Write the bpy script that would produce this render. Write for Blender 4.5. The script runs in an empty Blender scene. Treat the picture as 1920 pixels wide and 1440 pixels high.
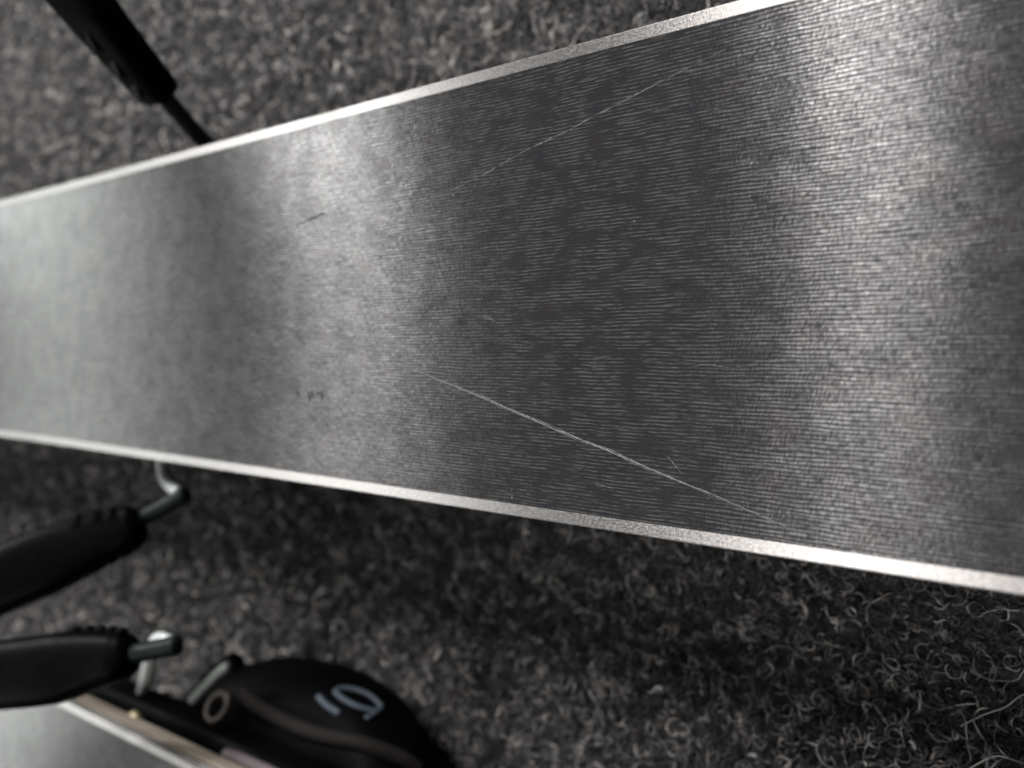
import bpy, bmesh, math, random
import numpy as np
from mathutils import Vector, Matrix
from mathutils.bvhtree import BVHTree

S = bpy.context.scene
COL = S.collection
random.seed(7)
RNG = np.random.default_rng(11)

# ------------------------------------------------------------------ camera
# metres; X runs along the skis, Y across them, Z up from the carpet
BZ = 0.062                 # height of the upturned ski bases above the carpet
EYE = 0.170                # the phone is held about 11 cm above the base
F = 1442.0                 # focal length in photograph pixels (1920 wide)
AX = np.array([0.80891896, -0.02606788, -0.58734196])
AY = np.array([0.02109397, 0.99966018, -0.01531597])
AZ = np.array([-0.58754162, 0.0, -0.80919394])     # right, up, forward components


def pt(px, py, z):
    """the point at height z that lies at photograph position px, py"""
    r = np.array([(px - 960) / F, (720 - py) / F, 1.0])
    w = np.array([r @ AX, r @ AY, r @ AZ])
    t = (z - EYE) / w[2]
    return Vector((w[0] * t, w[1] * t, z))


cam_d = bpy.data.cameras.new('camera')
cam = bpy.data.objects.new('camera', cam_d)
COL.objects.link(cam)
M3 = Matrix(((AX[0], AX[1], -AX[2]), (AY[0], AY[1], -AY[2]), (AZ[0], AZ[1], -AZ[2])))
cam.matrix_world = Matrix.Translation((0, 0, EYE)) @ M3.to_4x4()
cam_d.sensor_width = 36
cam_d.lens = F / 1920 * 36
cam_d.clip_start = 0.002
cam_d.clip_end = 50
cam_d.dof.use_dof = True
cam_d.dof.focus_distance = 0.122
cam_d.dof.aperture_fstop = 11.0
S.camera = cam

# ------------------------------------------------------------------ light: a dim room with ceiling lamps
W = bpy.data.worlds.new('World')
S.world = W
W.use_nodes = True
bg = W.node_tree.nodes['Background']
bg.inputs['Color'].default_value = (0.86, 0.93, 1.0, 1)
bg.inputs['Strength'].default_value = 0.075
S.view_settings.view_transform = 'Standard'
S.view_settings.look = 'None'
S.view_settings.exposure = 0.0
S.view_settings.gamma = 1.0
S.cycles.max_bounces = 6
S.cycles.use_denoising = True


def lamp(name, d, dist, sx, sy, watts, col):
    l = bpy.data.lights.new(name, 'AREA')
    l.shape = 'RECTANGLE'
    l.size, l.size_y = sx, sy
    l.energy = watts
    l.color = col
    o = bpy.data.objects.new(name, l)
    COL.objects.link(o)
    d = Vector(d).normalized()
    o.location = Vector((-0.1, 0.0, 0.0)) + d * dist
    o.rotation_euler = (-d).to_track_quat('-Z', 'Y').to_euler()
    return o


WHITE = (1.0, 0.985, 0.97)
lamp('ceiling_lamp', (-0.160, 0.755, 0.62), 2.4, 0.19, 1.3, 104, (1.0, 0.965, 0.95))
lamp('ceiling_lamp', (-0.165, -0.42, 0.89), 2.4, 0.19, 0.9, 11, (1.0, 0.965, 0.95))
lamp('ceiling_lamp', (-0.722, 0.42, 0.55), 3.6, 0.6, 0.16, 72, WHITE)
lamp('ceiling_lamp', (-0.715, -0.34, 0.61), 3.3, 0.9, 0.18, 17, WHITE)
lamp('ceiling_lamp', (-0.900, 0.27, 0.335), 5.2, 1.4, 0.36, 38, (0.97, 1.0, 0.965))
lamp('ceiling_lamp', (-0.893, -0.31, 0.34), 4.8, 1.4, 0.40, 29, (0.97, 1.0, 0.965))


# ------------------------------------------------------------------ materials
def new_mat(name):
    m = bpy.data.materials.new(name)
    m.use_nodes = True
    nt = m.node_tree
    return m, nt, nt.nodes['Principled BSDF']


def N(nt, typ, **kw):
    n = nt.nodes.new(typ)
    for k, v in kw.items():
        if k in n.inputs.keys():
            n.inputs[k].default_value = v
        else:
            setattr(n, k, v)
    return n


def math_n(nt, op, a, b=None, c=None):
    n = nt.nodes.new('ShaderNodeMath')
    n.operation = op
    for i, v in enumerate((a, b, c)):
        if v is None:
            continue
        if isinstance(v, (int, float)):
            n.inputs[i].default_value = v
        else:
            nt.links.new(v, n.inputs[i])
    return n.outputs[0]


def ramp(nt, fac, lo, hi, t0=0.0, t1=1.0):
    n = nt.nodes.new('ShaderNodeMapRange')
    n.interpolation_type = 'SMOOTHSTEP'
    n.inputs['From Min'].default_value = lo
    n.inputs['From Max'].default_value = hi
    n.inputs['To Min'].default_value = t0
    n.inputs['To Max'].default_value = t1
    nt.links.new(fac, n.inputs['Value'])
    return n.outputs[0]


def mm_coord(nt, scale, rot=0.0):
    tc = nt.nodes.new('ShaderNodeTexCoord')
    mp = nt.nodes.new('ShaderNodeMapping')
    mp.vector_type = 'POINT'
    mp.inputs['Scale'].default_value = [1000 * s for s in scale]
    if rot:
        m0 = nt.nodes.new('ShaderNodeMapping')
        m0.inputs['Rotation'].default_value = (0, 0, rot)
        nt.links.new(tc.outputs['Object'], m0.inputs['Vector'])
        nt.links.new(m0.outputs['Vector'], mp.inputs['Vector'])
    else:
        nt.links.new(tc.outputs['Object'], mp.inputs['Vector'])
    return mp.outputs['Vector']


def noise(nt, vec, detail=2.0, rough=0.5, scale=1.0, dist=0.0):
    n = nt.nodes.new('ShaderNodeTexNoise')
    n.inputs['Scale'].default_value = scale
    n.inputs['Detail'].default_value = detail
    n.inputs['Roughness'].default_value = rough
    n.inputs['Distortion'].default_value = dist
    nt.links.new(vec, n.inputs['Vector'])
    return n.outputs['Fac'], n.outputs['Color']


def mix_col(nt, fac, a, b):
    n = nt.nodes.new('ShaderNodeMix')
    n.data_type = 'RGBA'
    if isinstance(fac, (int, float)):
        n.inputs[0].default_value = fac
    else:
        nt.links.new(fac, n.inputs[0])
    for sock, v in ((n.inputs[6], a), (n.inputs[7], b)):
        if isinstance(v, tuple):
            sock.default_value = (*v, 1)
        else:
            nt.links.new(v, sock)
    return n.outputs[2]


def across_tangent(nt, b):
    c = nt.nodes.new('ShaderNodeCombineXYZ')
    c.inputs[1].default_value = 1.0
    nt.links.new(c.outputs[0], b.inputs['Tangent'])


def ski_base_material():
    m, nt, b = new_mat('ground_polyethylene_base')
    # stone-ground structure: runs of short parallel grooves along the ski
    warp, _ = noise(nt, mm_coord(nt, (0.06, 0.25, 0.25)), 2, 0.5)
    wob, _ = noise(nt, mm_coord(nt, (0.22, 0.9, 1)), 2, 0.5)
    sep = nt.nodes.new('ShaderNodeSeparateXYZ')
    nt.links.new(mm_coord(nt, (1, 1, 1)), sep.inputs[0])
    ph = math_n(nt, 'ADD', math_n(nt, 'MULTIPLY', sep.outputs[1], 2 * math.pi / 0.58),
                math_n(nt, 'ADD', math_n(nt, 'MULTIPLY', warp, 9.0), math_n(nt, 'MULTIPLY', wob, 5.0)))
    wave = math_n(nt, 'MULTIPLY_ADD', math_n(nt, 'SINE', ph), 0.5, 0.5)
    block, _ = noise(nt, mm_coord(nt, (0.17, 0.33, 1)), 3, 0.6)
    amp = ramp(nt, block, 0.26, 0.58, 0.22, 1.0)
    dash, _ = noise(nt, mm_coord(nt, (0.22, 2.6, 1)), 2, 0.55)
    lines = math_n(nt, 'ADD', math_n(nt, 'MULTIPLY', wave, amp), math_n(nt, 'MULTIPLY', dash, 0.8))
    # fine oblique hairs left by the structuring stone
    hair, _ = noise(nt, mm_coord(nt, (3.6, 0.9, 1), math.radians(14)), 2, 0.6)
    hair2, _ = noise(nt, mm_coord(nt, (3.3, 0.8, 1), math.radians(-10)), 2, 0.6)
    grain, _ = noise(nt, mm_coord(nt, (3.0, 6.0, 3.0)), 2, 0.6)
    swell, _ = noise(nt, mm_coord(nt, (0.22, 0.13, 0.2)), 3, 0.55)
    hgt = math_n(nt, 'ADD', math_n(nt, 'MULTIPLY', lines, 0.55),
                 math_n(nt, 'ADD', math_n(nt, 'MULTIPLY', hair, 0.24), math_n(nt, 'MULTIPLY', hair2, 0.11)))
    hgt = math_n(nt, 'ADD', hgt, math_n(nt, 'MULTIPLY', grain, 0.07))
    hgt = math_n(nt, 'ADD', hgt, math_n(nt, 'MULTIPLY', swell, 0.45))
    bp = N(nt, 'ShaderNodeBump', Strength=1.0, Distance=4.2e-5)
    nt.links.new(hgt, bp.inputs['Height'])
    nt.links.new(bp.outputs[0], b.inputs['Normal'])
    # colour: black graphite base with paler burnished groove crests and faint tints
    crest = ramp(nt, math_n(nt, 'MULTIPLY', wave, amp), 0.52, 1.0)
    spot, _ = noise(nt, mm_coord(nt, (0.5, 2.2, 1)), 2, 0.7)
    crest = math_n(nt, 'MULTIPLY', crest, ramp(nt, spot, 0.32, 0.60))
    tint, _ = noise(nt, mm_coord(nt, (0.16, 0.16, 0.2)), 2, 0.5)
    c0 = mix_col(nt, ramp(nt, tint, 0.35, 0.65), (0.0185, 0.0192, 0.0212), (0.0208, 0.0198, 0.0198))
    crest = math_n(nt, 'MAXIMUM', crest, ramp(nt, dash, 0.56, 0.80, 0.0, 0.8))
    c1 = mix_col(nt, crest, c0, (0.068, 0.068, 0.069))
    nt.links.new(c1, b.inputs['Base Color'])
    nt.links.new(ramp(nt, swell, 0.3, 0.7, 0.28, 0.33), b.inputs['Roughness'])
    # groove bottoms hold wax and dirt and shine less than the crests
    gl = ramp(nt, math_n(nt, 'ADD', math_n(nt, 'MULTIPLY', math_n(nt, 'SUBTRACT', wave, 0.5), amp),
                         math_n(nt, 'MULTIPLY', dash, 0.5)), -0.15, 0.65, 0.11, 0.45)
    film, _ = noise(nt, mm_coord(nt, (0.16, 0.14, 0.2)), 3, 0.55)
    film2, _ = noise(nt, mm_coord(nt, (2.2, 2.2, 2.2)), 2, 0.6)
    gl = math_n(nt, 'MULTIPLY', gl, ramp(nt, film, 0.34, 0.64, 0.72, 1.08))
    gl = math_n(nt, 'MULTIPLY', gl, ramp(nt, film2, 0.35, 0.7, 0.85, 1.15))
    gl = math_n(nt, 'MULTIPLY', gl, ramp(nt, hair, 0.36, 0.66, 0.40, 1.75))
    nt.links.new(gl, b.inputs['Specular IOR Level'])
    b.inputs['IOR'].default_value = 1.62
    b.inputs['Anisotropic'].default_value = 1.0
    across_tangent(nt, b)
    return m


def steel_edge_material():
    m, nt, b = new_mat('filed_steel_edge')
    st, _ = noise(nt, mm_coord(nt, (0.35, 7.0, 7.0)), 3, 0.6)
    pit, _ = noise(nt, mm_coord(nt, (1.6, 3.0, 3.0)), 3, 0.65)
    hair, _ = noise(nt, mm_coord(nt, (5.0, 1.2, 1), math.radians(12)), 2, 0.6)
    col = mix_col(nt, ramp(nt, pit, 0.35, 0.75), (0.29, 0.282, 0.275), (0.45, 0.44, 0.43))
    nt.links.new(col, b.inputs['Base Color'])
    b.inputs['Metallic'].default_value = 1.0
    nt.links.new(ramp(nt, pit, 0.3, 0.7, 0.40, 0.54), b.inputs['Roughness'])
    b.inputs['Anisotropic'].default_value = 0.95
    across_tangent(nt, b)
    hgt = math_n(nt, 'ADD', math_n(nt, 'MULTIPLY', st, 0.5),
                 math_n(nt, 'ADD', math_n(nt, 'MULTIPLY', pit, 0.6), math_n(nt, 'MULTIPLY', hair, 0.6)))
    bp = N(nt, 'ShaderNodeBump', Strength=1.0, Distance=2.6e-5)
    nt.links.new(hgt, bp.inputs['Height'])
    nt.links.new(bp.outputs[0], b.inputs['Normal'])
    return m


def plain_material(name, col, rough, metal=0.0, var=0.25, bump=2e-5, scale=0.8, spec=0.5):
    m, nt, b = new_mat(name)
    f, _ = noise(nt, mm_coord(nt, (scale,) * 3), 4, 0.6)
    lo = tuple(c * (1 - var) for c in col)
    hi = tuple(c * (1 + var) for c in col)
    nt.links.new(mix_col(nt, f, lo, hi), b.inputs['Base Color'])
    b.inputs['Metallic'].default_value = metal
    b.inputs['Specular IOR Level'].default_value = spec
    nt.links.new(ramp(nt, f, 0.2, 0.8, rough * 0.85, min(1, rough * 1.15)), b.inputs['Roughness'])
    bp = N(nt, 'ShaderNodeBump', Strength=1.0, Distance=bump)
    nt.links.new(f, bp.inputs['Height'])
    nt.links.new(bp.outputs[0], b.inputs['Normal'])
    return m


def fibre_material():
    m, nt, b = new_mat('carpet_fibre')
    geo = nt.nodes.new('ShaderNodeNewGeometry')
    cr = nt.nodes.new('ShaderNodeValToRGB')
    cr.color_ramp.interpolation = 'CONSTANT'
    cols = [(0.0, (0.020, 0.020, 0.023)), (0.22, (0.055, 0.055, 0.060)), (0.42, (0.115, 0.116, 0.122)),
            (0.56, (0.20, 0.197, 0.195)), (0.69, (0.30, 0.262, 0.235)), (0.79, (0.40, 0.40, 0.405)),
            (0.92, (0.58, 0.555, 0.52)), (1.02, (0.68, 0.65, 0.60))]
    cols[-1] = (1.0, cols[-1][1])
    e = cr.color_ramp.elements
    e[0].position, e[0].color = cols[0][0], (*cols[0][1], 1)
    e[1].position, e[1].color = cols[1][0], (*cols[1][1], 1)
    for p, c in cols[2:]:
        k = e.new(p)
        k.color = (*c, 1)
    # paler and darker tufts a few millimetres across
    tuft, _ = noise(nt, mm_coord(nt, (0.24, 0.24, 0.24)), 3, 0.6)
    pick = math_n(nt, 'ADD', math_n(nt, 'MULTIPLY', geo.outputs['Random Per Island'], 0.76),
                  ramp(nt, tuft, 0.34, 0.66, -0.22, 0.40))
    nt.links.new(pick, cr.inputs[0])
    nt.links.new(cr.outputs[0], b.inputs['Base Color'])
    b.inputs['Roughness'].default_value = 0.62
    b.inputs['Specular IOR Level'].default_value = 0.35
    return m


def carpet_material():
    m, nt, b = new_mat('needle_felt')
    f, _ = noise(nt, mm_coord(nt, (0.55, 0.55, 0.55)), 4, 0.65, dist=1.2)
    g, _ = noise(nt, mm_coord(nt, (1.7, 1.7, 1.7)), 3, 0.6, dist=2.0)
    v = math_n(nt, 'ADD', math_n(nt, 'MULTIPLY', f, 0.55), math_n(nt, 'MULTIPLY', g, 0.45))
    c = mix_col(nt, ramp(nt, v, 0.42, 0.68), (0.014, 0.014, 0.015), (0.15, 0.146, 0.142))
    nt.links.new(c, b.inputs['Base Color'])
    b.inputs['Roughness'].default_value = 0.9
    b.inputs['Specular IOR Level'].default_value = 0.15
    bp = N(nt, 'ShaderNodeBump', Strength=1.0, Distance=1.2e-3)
    nt.links.new(v, bp.inputs['Height'])
    nt.links.new(bp.outputs[0], b.inputs['Normal'])
    return m


M_BASE = ski_base_material()
M_STEEL = steel_edge_material()
M_SIDE = plain_material('tan_sidewall', (0.34, 0.295, 0.24), 0.55, spec=0.3)
M_GAP = plain_material('dark_side_of_edge', (0.10, 0.085, 0.065), 0.5, 0.6)
M_TOP = plain_material('black_topsheet', (0.010, 0.010, 0.011), 0.4)
M_PAD = plain_material('black_moulded_plastic', (0.0014, 0.0014, 0.0015), 0.40, bump=6e-5, spec=0.02)
M_WIRE_SHADE = plain_material('wire_shaded', (0.007, 0.0105, 0.0105), 0.5, 0.0, 0.2, spec=0.12)  # brake wire steel, darkened to paint its shaded stretch
M_WIRE_ROD = plain_material('dull_steel_rod', (0.13, 0.145, 0.135), 0.5, 0.5)
M_WIRE_LIT = plain_material('wire_lit', (0.56, 0.60, 0.59), 0.42, 0.25, 0.12)  # same brake wire, paler colour paints its lit stretch
M_GRIP = plain_material('scuffed_grip_plastic', (0.0030, 0.0028, 0.0028), 0.45, var=0.7, scale=1.5, bump=6e-5, spec=0.05)
M_RIM_LIT = plain_material('lit_rim_plastic', (0.05, 0.047, 0.045), 0.5, var=0.8, scale=1.6)  # lighter than the pad to paint the highlight along its rim
M_HOUSE = plain_material('black_binding_plastic', (0.0014, 0.0014, 0.0017), 0.5, bump=5e-5, spec=0.02)
M_RIDGE_LIT = plain_material('lit_ridge_grey', (0.011, 0.0098, 0.0095), 0.65, spec=0.06)  # lighter grey stands for light caught on the housing's ridge
M_PALE = plain_material('pale_grey_plastic', (0.13, 0.11, 0.115), 0.5, spec=0.2)
M_PRINT = plain_material('blue_grey_print', (0.042, 0.054, 0.066), 0.55, spec=0.12)
M_BRASS = plain_material('brown_bronze', (0.028, 0.021, 0.017), 0.5, 0.2)
M_GOLD = plain_material('brass', (0.45, 0.38, 0.24), 0.4, 0.6)
M_SCRATCH = plain_material('scraped_polyethylene', (0.125, 0.125, 0.13), 0.6, var=0.8, scale=4.0)
M_FAINT = plain_material('faintly_scraped_polyethylene', (0.14, 0.14, 0.145), 0.6, var=0.7, scale=4.0)
M_NICK = plain_material('dark_nick', (0.006, 0.006, 0.006), 0.9, spec=0.0)
M_DUST = plain_material('white_dust', (0.38, 0.38, 0.37), 0.8, spec=0.1)
M_FIBRE = fibre_material()
M_CARPET = carpet_material()
M_THREAD = plain_material('pale_thread', (0.38, 0.37, 0.35), 0.6)


# ------------------------------------------------------------------ mesh helpers
def link(name, verts, faces, mat, parent=None, smooth=True, local=False):
    me = bpy.data.meshes.new(name)
    me.from_pydata([tuple(v) for v in verts], [], faces)
    me.materials.append(mat)
    if smooth:
        me.polygons.foreach_set('use_smooth', [True] * len(me.polygons))
    me.update()
    o = bpy.data.objects.new(name, me)
    COL.objects.link(o)
    if parent is not None:
        o.parent = parent
        if not local:
            o.matrix_parent_inverse = parent_world(parent).inverted()
    return o


def parent_world(o):
    m = o.matrix_parent_inverse @ o.matrix_basis
    return parent_world(o.parent) @ m if o.parent else o.matrix_basis.copy()


def catmull(P, n=8):
    P = [Vector(p) for p in P]
    Q = [P[0] * 2 - P[1]] + P + [P[-1] * 2 - P[-2]]
    out = []
    for i in range(1, len(Q) - 2):
        a, b, c, d = Q[i - 1:i + 3]
        for k in range(n):
            t = k / n
            out.append(0.5 * ((2 * b) + (c - a) * t + (2 * a - 5 * b + 4 * c - d) * t * t
                              + (3 * b - a - 3 * c + d) * t ** 3))
    out.append(P[-1])
    return out


def loft(path, section, closed_caps=True, up=Vector((0, 0, 1))):
    """sweep section(i, t) -> list of (u, v) offsets along path"""
    verts, faces = [], []
    n = len(path)
    prev = None
    for i, p in enumerate(path):
        d = (path[min(i + 1, n - 1)] - path[max(i - 1, 0)]).normalized()
        if prev is None:
            s = d.cross(up).normalized()
        else:
            s = (prev - d * prev.dot(d)).normalized()
        prev = s
        v = s.cross(d).normalized()
        sec = section(i, i / (n - 1))
        m = len(sec)
        for a, b in sec:
            verts.append(p + s * a + v * b)
        if i:
            for k in range(m):
                k2 = (k + 1) % m
                faces.append(((i - 1) * m + k, (i - 1) * m + k2, i * m + k2, i * m + k))
    if closed_caps:
        faces.append(tuple(range(m - 1, -1, -1)))
        faces.append(tuple(range((n - 1) * m, n * m)))
    return verts, faces


def tube(path, r, m=12):
    rr = r if callable(r) else (lambda t: r)
    def sec(i, t):
        return [(math.cos(a) * rr(t), math.sin(a) * rr(t)) for a in (2 * math.pi * k / m for k in range(m))]
    return loft(path, sec)


def superellipse(w, h, e, m=28):
    out = []
    for k in range(m):
        a = 2 * math.pi * k / m
        c, s = math.cos(a), math.sin(a)
        out.append((w * math.copysign(abs(c) ** e, c), h * math.copysign(abs(s) ** e, s)))
    return out


def top(o, label, cat, group=None):
    o['label'] = label
    o['category'] = cat
    if group:
        o['group'] = group


def empty(name, loc, rz=0.0):
    o = bpy.data.objects.new(name, None)
    o.empty_display_size = 0.05
    COL.objects.link(o)
    o.location = loc
    o.rotation_euler = (0, 0, rz)
    return o


# ------------------------------------------------------------------ carpet
def build_carpet():
    n = 40
    vs = [(-2.2 + 3.4 * i / n, -1.7 + 3.4 * j / n, 0.0) for i in range(n + 1) for j in range(n + 1)]
    fs = [(i * (n + 1) + j, (i + 1) * (n + 1) + j, (i + 1) * (n + 1) + j + 1, i * (n + 1) + j + 1)
          for i in range(n) for j in range(n)]
    o = link('carpet', vs, fs, M_CARPET)
    o['kind'] = 'structure'
    o['label'] = 'dark grey speckled needle felt carpet under the skis'


def fibres(count, area, L, rad, K, zlo, zhi, curl, keep):
    """curly fibre tubes as arrays: count fibres of K points with three sides each"""
    x = RNG.uniform(area[0], area[1], count)
    y = RNG.uniform(area[2], area[3], count)
    k = keep(x, y)
    x, y = x[k], y[k]
    n = len(x)
    ln = RNG.uniform(L[0], L[1], n)
    kap = RNG.normal(0, 1, n)
    kap = np.sign(kap) * (curl * (0.25 + np.abs(kap) * 0.75))
    step = (ln / (K - 1))[:, None]
    th = RNG.uniform(0, 2 * np.pi, n)[:, None] + np.cumsum(kap[:, None] * step + RNG.normal(0, 0.22, (n, K)), 1)
    el = RNG.normal(0, 0.35, n)[:, None] + np.cumsum(RNG.normal(0, 0.18, (n, K)), 1)
    dx, dy, dz = np.cos(th) * np.cos(el), np.sin(th) * np.cos(el), np.sin(el)
    px = np.cumsum(dx * step, 1)
    py = np.cumsum(dy * step, 1)
    pz = np.cumsum(dz * step, 1)
    px += x[:, None] - px.mean(1, keepdims=True)
    py += y[:, None] - py.mean(1, keepdims=True)
    pz += RNG.uniform(zlo, zhi, n)[:, None] - pz.mean(1, keepdims=True)
    pz = np.clip(pz, -0.0006, zhi + 0.0022)
    P = np.stack([px, py, pz], 2)
    T = np.gradient(P, axis=1)
    T /= np.linalg.norm(T, axis=2, keepdims=True) + 1e-12
    A = np.cross(T, np.array([0.13, 0.21, 0.97]))
    A /= np.linalg.norm(A, axis=2, keepdims=True) + 1e-12
    B = np.cross(T, A)
    r = RNG.uniform(rad[0], rad[1], n)[:, None, None] * np.ones((1, K, 1))
    r[:, 0] *= 0.5
    r[:, -1] *= 0.5
    rings = []
    for q in range(3):
        a = 2 * np.pi * q / 3
        rings.append(P + (A * np.cos(a) + B * np.sin(a)) * r)
    V = np.stack(rings, 2).reshape(-1, 3)           # n, K, 3
    base = (np.arange(n) * K * 3)[:, None, None]
    kk = (np.arange(K - 1) * 3)[None, :, None]
    q = np.arange(3)[None, None, :]
    q2 = (q + 1) % 3
    Fc = np.stack([base + kk + q, base + kk + q2, base + kk + 3 + q2, base + kk + 3 + q], 3).reshape(-1, 4)
    return V, Fc


def build_fibres():
    def keep_near(x, y):
        return (x > -0.19) & ((y < -0.006) | (y > 0.034)) & (np.abs(y) < 0.075 + 0.11 * np.clip(-x / 0.19, 0.2, 1))

    def keep_far(x, y):
        return (x <= -0.185) & ((y < -0.012) | (y > 0.042)) & (np.abs(y) < 0.14 + 0.28 * (-x))
    sets = [
        fibres(26000, (-0.20, 0.035, -0.175, 0.19), (0.003, 0.010), (0.00005, 0.00012), 11, 0.0003, 0.0038, 780, keep_near),
        fibres(13000, (-0.20, 0.035, -0.175, 0.19), (0.003, 0.008), (0.00013, 0.00024), 9, 0.0000, 0.0032, 620, keep_near),
        fibres(1500, (-0.20, 0.035, -0.175, 0.19), (0.010, 0.020), (0.00010, 0.00019), 16, 0.0025, 0.0048, 200, keep_near),
        fibres(31000, (-0.52, -0.185, -0.31, 0.29), (0.004, 0.009), (0.00016, 0.00034), 6, 0.0, 0.0045, 500, keep_far),
    ]
    sets.append(fibres(10800, (-0.52, -0.185, -0.31, 0.29), (0.0025, 0.006), (0.00030, 0.00055), 6, 0.0015, 0.0050, 600, keep_far))
    sets.append(fibres(2200, (-0.20, 0.035, -0.175, 0.19), (0.002, 0.005), (0.00026, 0.00042), 7, 0.0012, 0.0040, 700, keep_near))
    off, Vs, Fs = 0, [], []
    for V, Fc in sets:
        Vs.append(V)
        Fs.append(Fc + off)
        off += len(V)
    V, Fc = np.concatenate(Vs), np.concatenate(Fs)

    me = bpy.data.meshes.new('carpet_fibres')
    me.vertices.add(len(V))
    me.vertices.foreach_set('co', V.astype(np.float32).ravel())
    me.loops.add(Fc.size)
    me.loops.foreach_set('vertex_index', Fc.astype(np.int32).ravel())
    me.polygons.add(len(Fc))
    me.polygons.foreach_set('loop_start', np.arange(0, Fc.size, 4, dtype=np.int32))
    me.polygons.foreach_set('use_smooth', np.ones(len(Fc), dtype=bool))
    me.materials.append(M_FIBRE)
    me.update()
    me.validate()
    o = bpy.data.objects.new('carpet_fibres', me)
    COL.objects.link(o)
    o['kind'] = 'stuff'
    o['label'] = 'curly grey, brown and black fibres of the carpet pile'
    o['category'] = 'carpet pile'


build_carpet()
build_fibres()


def loose_thread(label, pts, r):
    v, f = tube(catmull(pts, 6), lambda t: r * (0.6 + 0.4 * math.sin(math.pi * min(max(t, 0.08), 0.92))), 6)
    o = link('loose_thread', v, f, M_THREAD)
    top(o, label, 'thread', 'loose threads on the carpet')


loose_thread('straight pale thread on the carpet near the right edge of the photo',
             [pt(1800, 1362, .0056), pt(1845, 1340, .0062), pt(1885, 1326, .0064), pt(1912, 1306, .0062), pt(1950, 1290, .0056)], .00013)
loose_thread('bent pale thread on the carpet in the bottom right corner',
             [pt(1800, 1452, .0054), pt(1838, 1430, .0062), pt(1868, 1418, .0064), pt(1900, 1425, .0062), pt(1945, 1440, .0054)], .00014)


# ------------------------------------------------------------------ skis
def half_width(x):
    """half width of the ski with a shallow sidecut; x from the middle of the visible part"""
    return 0.0394 + 0.055 * max(0.0, abs(x + 0.1) - 0.12) ** 2


def rise(x):
    """upturned shovel and tail (the ski lies base up, so they bend down)"""
    a = max(0.0, -x - 0.72)
    b = max(0.0, x - 0.62)
    return -(a * a * 0.55 + b * b * 0.45)


XS = [-0.92 + 0.02 * i for i in range(84)]


def strip(profile, xs=XS):
    """a long solid whose cross section profile(x) -> [(y, z)...] changes along the ski"""
    verts, faces = [], []
    for i, x in enumerate(xs):
        sec = profile(x)
        m = len(sec)
        dz = rise(x)
        for y, z in sec:
            verts.append((x, y, z + dz))
        if i:
            for k in range(m):
                k2 = (k + 1) % m
                faces.append(((i - 1) * m + k, (i - 1) * m + k2, i * m + k2, i * m + k))
    faces.append(tuple(range(m - 1, -1, -1)))
    faces.append(tuple(range((len(xs) - 1) * m, len(xs) * m)))
    return verts, faces


EW = 0.0021          # width of the steel edge on the running surface


def build_ski(root):
    """ski lying base up; local z = 0 is the running surface"""
    def base_prof(x):
        w = half_width(x) - EW
        return [(-w, 0.0), (w, 0.0), (w, -0.0016), (-w, -0.0016)]
    parts = {}
    parts['base'] = link('base', *strip(base_prof), M_BASE, root, smooth=False, local=True)
    for s in (-1, 1):
        def edge_prof(x, s=s):
            w = half_width(x)
            z0 = 0.00004
            p = [(s * (w - EW), z0), (s * (w - 0.00022), z0 - 0.00003), (s * w, z0 - 0.00022),
                 (s * (w - 0.00012), -0.0021), (s * (w - EW), -0.0021)]
            return p if s < 0 else p[::-1]
        parts['edge%d' % s] = link('steel_edge', *strip(edge_prof), M_STEEL, root, smooth=False, local=True)
        def groove_prof(x, s=s):
            w = half_width(x) - 0.0006
            p = [(s * (w - 0.004), -0.0022), (s * w, -0.0022), (s * (w - 0.0001), -0.0032), (s * (w - 0.004), -0.0032)]
            return p if s < 0 else p[::-1]
        link('edge_seam', *strip(groove_prof), M_GAP, root, smooth=False, local=True)
        def side_prof(x, s=s):
            w = half_width(x) - 0.0001
            p = [(s * (w - 0.008), -0.0033), (s * w, -0.0033), (s * (w + 0.0001), -0.0036), (s * (w - 0.0010), -0.0078),
                 (s * (w - 0.0016), -0.0083), (s * (w - 0.008), -0.0083)]
            return p if s < 0 else p[::-1]
        link('sidewall', *strip(side_prof), M_SIDE, root, smooth=False, local=True)
    def core_prof(x):
        w = half_width(x) - 0.0082
        w2 = half_width(x) - 0.0030
        return [(-w, -0.0017), (w, -0.0017), (w, -0.0084), (w2, -0.0085), (w2 - 0.002, -0.0110), (-w2 + 0.002, -0.0110),
                (-w2, -0.0085), (-w, -0.0084)]
    link('topsheet', *strip(core_prof), M_TOP, root, smooth=False, local=True)
    return parts


def housing_mesh(x0, x1, w, zt, zb, e=0.62, n=26, m=40, skew=0.0):
    """moulded binding body: lofted rounded box from x0 to x1, local coordinates"""
    verts, faces = [], []
    for i in range(n + 1):
        t = i / n
        x = x0 + (x1 - x0) * (0.5 - 0.5 * math.cos(math.pi * t))
        u = 2 * (x - x0) / (x1 - x0) - 1
        k = max(0.0, 1 - abs(u) ** 2.6) ** 0.5
        ww = w * (0.12 + 0.88 * k) * (1 + skew * u)
        zc = (zt + zb) / 2
        hh = (zt - zb) / 2 * (0.45 + 0.55 * k)
        zc = zt - hh
        for a, b in superellipse(ww, hh, e, m):
            verts.append((x, a, zc + b))
        if i:
            for q in range(m):
                q2 = (q + 1) % m
                faces.append(((i - 1) * m + q, (i - 1) * m + q2, i * m + q2, i * m + q))
    faces.append(tuple(range(m - 1, -1, -1)))
    faces.append(tuple(range(n * m, (n + 1) * m)))
    return verts, faces


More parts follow.
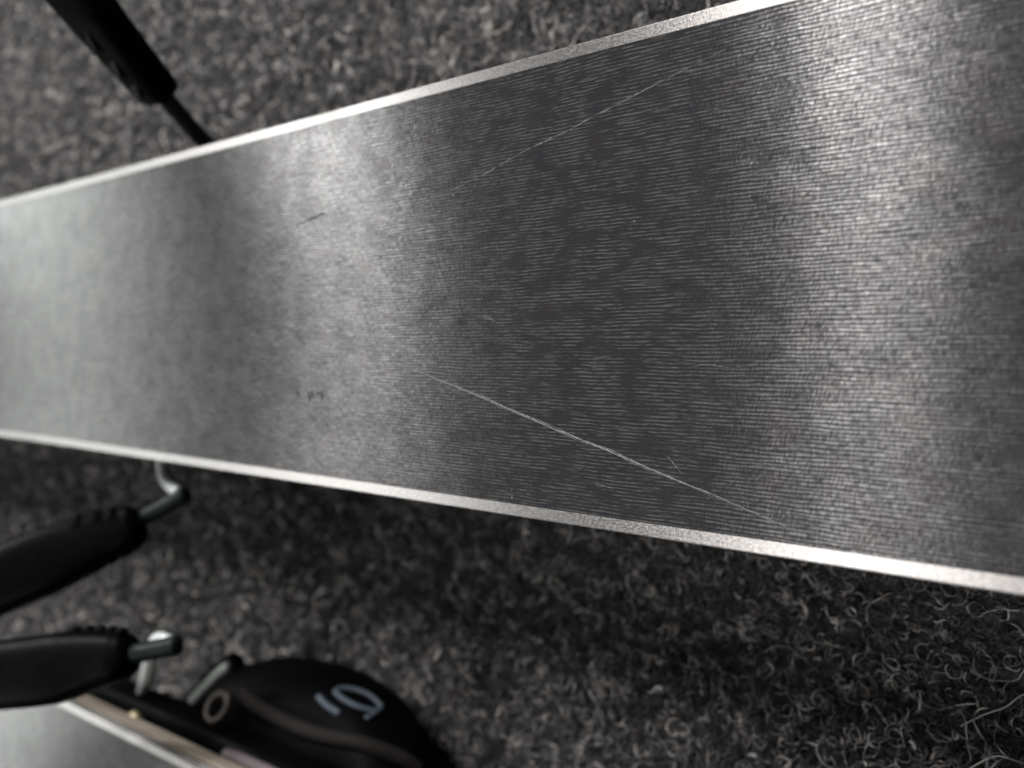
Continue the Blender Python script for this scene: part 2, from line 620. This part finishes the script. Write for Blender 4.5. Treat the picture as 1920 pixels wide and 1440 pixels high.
def brake_pad(axis, wid, thick, parent, name='brake_pad', roll=0.0, teeth=(), knobs=(), rim=None, e=0.6):
    """moulded brake foot along the points of axis, rounded at the wire end"""
    path = catmull(axis, 10)
    n = len(path)
    def sec(i, t):
        w = wid(t) / 2
        h = thick(t) / 2
        q = 1.0
        if t < 0.10:
            q = 0.45 + 0.55 * math.sqrt(max(0, 1 - ((0.10 - t) / 0.10) ** 2))
        cr, sr = math.cos(roll), math.sin(roll)
        return [(a * cr - b * sr, a * sr + b * cr) for a, b in superellipse(w * q, h * q, e, 32)]
    pad = link(name, *loft(path, sec), M_PAD, parent)
    # frame along the path for details on the face
    def frame(t, a, b, lift=0.0):
        f = t * (n - 1)
        i = min(int(f), n - 2)
        p = path[i].lerp(path[i + 1], f - i)
        d = (path[i + 1] - path[i]).normalized()
        s = d.cross(Vector((0, 0, 1))).normalized()
        v = s.cross(d).normalized()
        cr, sr = math.cos(roll), math.sin(roll)
        w, h = wid(t) / 2, thick(t) / 2
        A, B = a * w, b * h + lift
        return p + s * (A * cr - B * sr) + v * (A * sr + B * cr)
    for (t0, t1, a0, a1, hgt) in teeth:          # wedge-shaped grip teeth moulded on the face
        tm = (t0 + t1) / 2
        vs = [frame(t0, a0, 0.9), frame(t1, a0, 0.9), frame(t1, a1, 0.9), frame(t0, a1, 0.9),
              frame(t0 + (t1 - t0) * 0.15, (a0 + a1) / 2, 1.0, hgt), frame(t0 + (t1 - t0) * 0.3, a1 * 0.8 + a0 * 0.2, 1.0, hgt * 0.9)]
        link('grip_tooth', vs, [(0, 4, 3), (3, 4, 5), (3, 5, 2), (0, 1, 4), (1, 2, 5), (1, 5, 4)], M_GRIP, parent, smooth=False)
    for (t0, t1, a, b, r) in knobs:              # small ribs along the side of the pad
        v, f = tube([frame(t0, a, b), frame((t0 + t1) / 2, a * 1.06, b * 1.06), frame(t1, a, b)], r, 8)
        link('grip_rib', v, f, M_PAD, parent)
    if rim:
        a, b, r = rim
        v, f = tube([frame(0.04 + 0.95 * k / 14, a, b) for k in range(15)], r, 8)
        link('pad_rim', v, f, M_RIM_LIT, parent)
    return pad


def wire(dark, lit_leg, parent, r=0.0023):
    """one wire: inner leg coloured as lit, the leg with the pad as shaded"""
    if lit_leg:
        link('brake_wire_lit', *tube(catmull(lit_leg, 8), r * 0.85, 14), M_WIRE_LIT, parent)
    return link('brake_wire', *tube(catmull(dark, 8), r, 14), M_WIRE_SHADE, parent)


def ribbon(pts, width, parent, mat, name, lift=0.00006, label=None, strands=1, jitter=0.0):
    """a raised scratch burr following pts on the running surface"""
    path = catmull(pts, 14)
    verts, faces = [], []
    for s in range(strands):
        off0 = len(verts)
        n = len(path)
        i0 = 0 if s == 0 else random.randint(0, n // 3)
        i1 = n if s == 0 else random.randint(2 * n // 3, n)
        ph = random.uniform(0, 9)
        cnt = 0
        for i in range(i0, i1):
            d = (path[min(i + 1, n - 1)] - path[max(i - 1, 0)]).normalized()
            sd = Vector((-d.y, d.x, 0))
            t = (i - i0) / max(1, i1 - i0 - 1)
            w = width * (0.45 + 0.55 * math.sin(math.pi * min(max(t, 0.03), 0.97)) ** 0.6) * random.uniform(0.45, 1.25) / (1 + 0.5 * s)
            o = sd * (jitter * (s and (math.sin(ph + i * 0.23) + (1.6 if s % 2 else -1.6))) + random.uniform(-.1, .1) * width)
            p = path[i] + o
            z0 = path[i].z
            verts += [p + sd * w / 2 + Vector((0, 0, 0.00001)), Vector((p.x, p.y, z0 + lift)), p - sd * w / 2 + Vector((0, 0, 0.00001))]
            if cnt:
                b = off0 + 3 * cnt
                faces += [(b - 3, b - 2, b + 1, b), (b - 2, b - 1, b + 2, b + 1)]
            cnt += 1
    o = link(name, verts, faces, mat, parent, smooth=False)
    if label:
        o['label'] = label
    return o


# ---- the ski across the picture
YC = 0.0145
ski = empty('ski', (0, YC, BZ))
top(ski, 'upturned ski crossing the whole picture, scratched dark base with bright steel edges', 'ski', 'upturned skis on the carpet')
P1 = build_ski(ski)
P = lambda x, y: pt(x, y, BZ)

ribbon([P(*q) for q in [(725, 672), (787, 698), (873, 733), (927, 755), (990, 783), (1073, 818), (1133, 842), (1193, 868),
                        (1265, 899), (1335, 927), (1400, 956), (1475, 988)]],
       0.00019, P1['base'], M_SCRATCH, 'scratch', label='long pale diagonal scratch', strands=3, jitter=0.00011)
ribbon([P(*q) for q in [(765, 400), (847, 357), (908, 327), (973, 289), (1035, 260), (1069, 243), (1167, 191), (1260, 143), (1347, 99), (1400, 70)]],
       0.00016, P1['base'], M_FAINT, 'scratch', label='thin faint diagonal scratch near the upper edge', strands=2, jitter=0.00009)
ribbon([P(*q) for q in [(1251, 855), (1262, 868), (1280, 890)]], 0.00012, P1['base'], M_FAINT, 'scratch', label='short faint scratch crossing the long one')
ribbon([P(*q) for q in [(557, 422), (575, 414), (590, 408), (608, 400)]], 0.00042, P1['base'], M_NICK, 'nick', label='small dark nick', lift=0.00003)
ribbon([P(*q) for q in [(590, 862), (598, 868), (607, 876)]], 0.0002, P1['base'], M_NICK, 'nick', lift=0.00003)
for x0, y0, dx, dy, w in [(579, 733, 3, 20, .0006), (584, 732, 4, 14, .0004), (597, 735, 1, 8, .0004), (603, 732, 2, 18, .0005), (556, 732, 4, 6, .0004)]:
    ribbon([P(x0, y0), P(x0 + dx / 2, y0 + dy / 2), P(x0 + dx, y0 + dy)], w, P1['base'], M_NICK, 'scuff', lift=0.00003)


for q in [[(1290, 690), (1322, 684), (1372, 690)], [(905, 590), (930, 604)],
          [(700, 760), (742, 752), (790, 757)], [(1395, 330), (1440, 318)], [(1110, 905), (1150, 916)]]:
    ribbon([P(*p) for p in q], 0.00007, P1['base'], M_FAINT, 'scratch', lift=0.00003)


def dust(spots, parent):
    verts, faces = [], []
    for x, y, r in spots:
        c = P(x, y)
        b = len(verts)
        for k in range(6):
            a = k * math.pi / 3 + random.random()
            verts.append((c.x + r * random.uniform(.4, 1.3) * math.cos(a), c.y + r * random.uniform(.4, 1.3) * math.sin(a), c.z + 0.00002))
        verts.append((c.x, c.y, c.z + r * 1.2))
        faces += [(b + k, b + (k + 1) % 6, b + 6) for k in range(6)]
    o = link('dust', verts, faces, M_DUST, parent)
    o['kind'] = 'stuff'


dust([(850, 366, .00016), (1190, 414, .00014), (960, 918, .00013), (960, 933, .00013), (846, 350, .00009), (1126, 580, .00007),
      (1002, 757, .0001), (868, 318, .00008), (830, 455, .00007), (720, 862, .0001)], ski)

# brakes of this ski: arms spring up past the base on both sides
arm = empty('brake_arm', (-0.20, 0.06, 0.045))
arm.parent = ski
arm.matrix_parent_inverse = parent_world(ski).inverted()
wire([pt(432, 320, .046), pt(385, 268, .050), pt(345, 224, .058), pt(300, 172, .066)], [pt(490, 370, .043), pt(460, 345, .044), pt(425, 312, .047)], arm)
brake_pad([pt(312, 187, .064), pt(248, 116, .073), pt(152, 0, .086), pt(66, -115, .099)],
          lambda t: 0.0108 + 0.0104 * min(1, t * 1.3), lambda t: 0.0085, arm, roll=0.12,
          teeth=[(0.12, 0.27, -0.40, 0.30, .0010), (0.28, 0.43, -0.42, 0.25, .0010), (0.44, 0.59, -0.44, 0.20, .0010)],
          rim=(-0.96, 0.62, 0.0008))
arm2 = empty('brake_arm', (-0.20, -0.03, 0.045))
arm2.parent = ski
arm2.matrix_parent_inverse = parent_world(ski).inverted()
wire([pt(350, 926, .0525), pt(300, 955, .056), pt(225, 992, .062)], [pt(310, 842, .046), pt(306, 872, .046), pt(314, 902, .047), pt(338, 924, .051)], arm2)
brake_pad([pt(266, 982, .060), pt(200, 1004, .065), pt(110, 1042, .073), pt(0, 1089, .082), pt(-130, 1150, .092)],
          lambda t: 0.0112 + 0.0075 * min(1, t * 1.8), lambda t: 0.0092, arm2, roll=-0.1,
          teeth=[(0.10, 0.20, 0.30, 0.92, .0012), (0.21, 0.31, 0.30, 0.92, .0012), (0.32, 0.42, 0.30, 0.92, .0012)],
          knobs=[(0.10, 0.17, -0.96, 0.1, .0012), (0.20, 0.27, -0.97, 0.1, .0012), (0.30, 0.37, -0.98, 0.1, .0012)])
# the binding that carries the ski, hidden beneath it
v, f = housing_mesh(-0.30, -0.13, 0.036, -0.0127, -0.058)
hb = link('binding_housing', v, f, M_HOUSE)
hb.location = (0, YC, BZ)
hb.parent = ski
hb.matrix_parent_inverse = parent_world(ski).inverted()
v, f = housing_mesh(0.14, 0.26, 0.034, -0.0127, -0.058)
hb = link('binding_housing', v, f, M_HOUSE)
hb.location = (0, YC, BZ)
hb.parent = ski
hb.matrix_parent_inverse = parent_world(ski).inverted()

# ---- the second ski in the lower left corner
A2 = math.atan2(0.0030, 0.078)
ex, ey = -0.212, -0.1006
off = 0.0394
ski2 = empty('ski', (ex + math.sin(A2) * off, ey - math.cos(A2) * off, BZ), A2)
ski2.location.x += 0.112 * math.cos(A2)
ski2.location.y += 0.112 * math.sin(A2)
top(ski2, 'second upturned ski in the lower left corner, tan sidewall and black binding numbered 10', 'ski', 'upturned skis on the carpet')
P2 = build_ski(ski2)
W2 = Matrix.Translation(ski2.location) @ Matrix.Rotation(A2, 4, 'Z')


def local2(verts):
    return [W2 @ Vector(v) for v in verts]


fv, ff = housing_mesh(0.30, 0.42, 0.034, -0.0112, -0.059)
link('binding_housing', local2(fv), ff, M_HOUSE, ski2)
plate_v, plate_f = housing_mesh(-0.30, 0.12, 0.0395, -0.0112, -0.024, e=0.35)
link('binding_plate', local2(plate_v), plate_f, M_HOUSE, ski2)
hv, hf = housing_mesh(-0.132, -0.021, 0.0525, -0.0160, -0.0590, e=0.72, skew=0.05)
hv = local2(hv)
house = link('binding_housing', hv, hf, M_HOUSE, ski2)
tree = BVHTree.FromPolygons(hv, hf)
C0 = Vector((0, 0, EYE))


def on_house(px, py, lift=0.0):
    d = (pt(px, py, 0.0) - C0).normalized()
    loc, nor, idx, dist = tree.ray_cast(C0, d)
    if loc is None:
        loc, nor, idx, dist = tree.find_nearest(pt(px, py, .03))
    return loc + nor * lift


def on_tube(pix, r, mat, name, lift=0.0, closed=False, parent=house):
    pts = [on_house(x, y, lift) for x, y in pix]
    if closed:
        pts = pts + [pts[0]]
    return link(name, *tube(catmull(pts, 8), r, 8), mat, parent)


# the number 10 moulded on the binding
on_tube([(597, 1306), (612, 1322), (637, 1339)], 0.0009, M_PRINT, 'digit_one')
ring = [(628, 1297), (640, 1291), (664, 1293), (694, 1305), (715, 1325), (706, 1332), (690, 1331), (664, 1322), (642, 1310)]
on_tube(ring, 0.0008, M_PRINT, 'digit_zero', closed=True)
on_tube([(712, 1330), (700, 1340), (686, 1348)], 0.0008, M_PRINT, 'digit_zero')
# ridge with its highlight painted grey, plate, rod and pivot bush
on_tube([(455, 1298), (469, 1314), (497, 1333), (553, 1361), (609, 1380), (680, 1396), (750, 1422), (785, 1445)], 0.0021, M_RIDGE_LIT, 'lit_ridge', 0.0002)
link('cover_strip', *tube(catmull([pt(424, 1414, .0505), pt(452, 1424, .0505), pt(520, 1456, .0505), pt(560, 1478, .0505)], 6), 0.0016, 10), M_PALE, ski2)
link('adjuster_rod', *tube(catmull([pt(361, 1316, .047), pt(384, 1290, .045), pt(412, 1262, .043), pt(428, 1250, .042)], 6), 0.0016, 12), M_WIRE_ROD, ski2)


def bush(px, py, z, r1, r2):
    c = pt(px, py, z)
    d = (Vector((0.25, 0.55, 0.8))).normalized()
    s = d.cross(Vector((1, 0, 0))).normalized()
    t = d.cross(s)
    path = [c + s * r1 * math.cos(a) + t * r1 * 0.8 * math.sin(a) for a in (2 * math.pi * k / 24 for k in range(25))]
    link('pivot_bush', *tube(path, r2, 8), M_BRASS, ski2)


bush(408, 1326, .0475, .0036, .0010)
# clips beside the plate
link('clip', *tube([pt(248, 1339, .0525), pt(262, 1350, .052)], .0013, 8), M_GOLD, ski2)
link('bracket', *loft(catmull([pt(372, 1330, .036), pt(392, 1302, .034), pt(412, 1275, .030), pt(450, 1248, .026)], 6),
                      lambda i, t: superellipse(.0048, .004, .6, 16)), M_HOUSE, ski2)

arm3 = empty('brake_arm', (-0.24, -0.105, 0.045))
arm3.parent = ski2
arm3.matrix_parent_inverse = parent_world(ski2).inverted()
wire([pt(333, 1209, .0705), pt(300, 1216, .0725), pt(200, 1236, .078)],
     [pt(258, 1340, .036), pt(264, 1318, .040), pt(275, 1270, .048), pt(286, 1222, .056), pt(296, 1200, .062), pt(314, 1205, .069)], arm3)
brake_pad([pt(248, 1228, .076), pt(180, 1238, .079), pt(90, 1255, .084), pt(-20, 1268, .090), pt(-140, 1285, .097)],
          lambda t: 0.0098 + 0.0070 * min(1, t * 2.2), lambda t: 0.0088, arm3, roll=-0.25,
          knobs=[(0.03 + 0.075 * k, 0.08 + 0.075 * k, 0.98, 0.3, .0011) for k in range(5)])
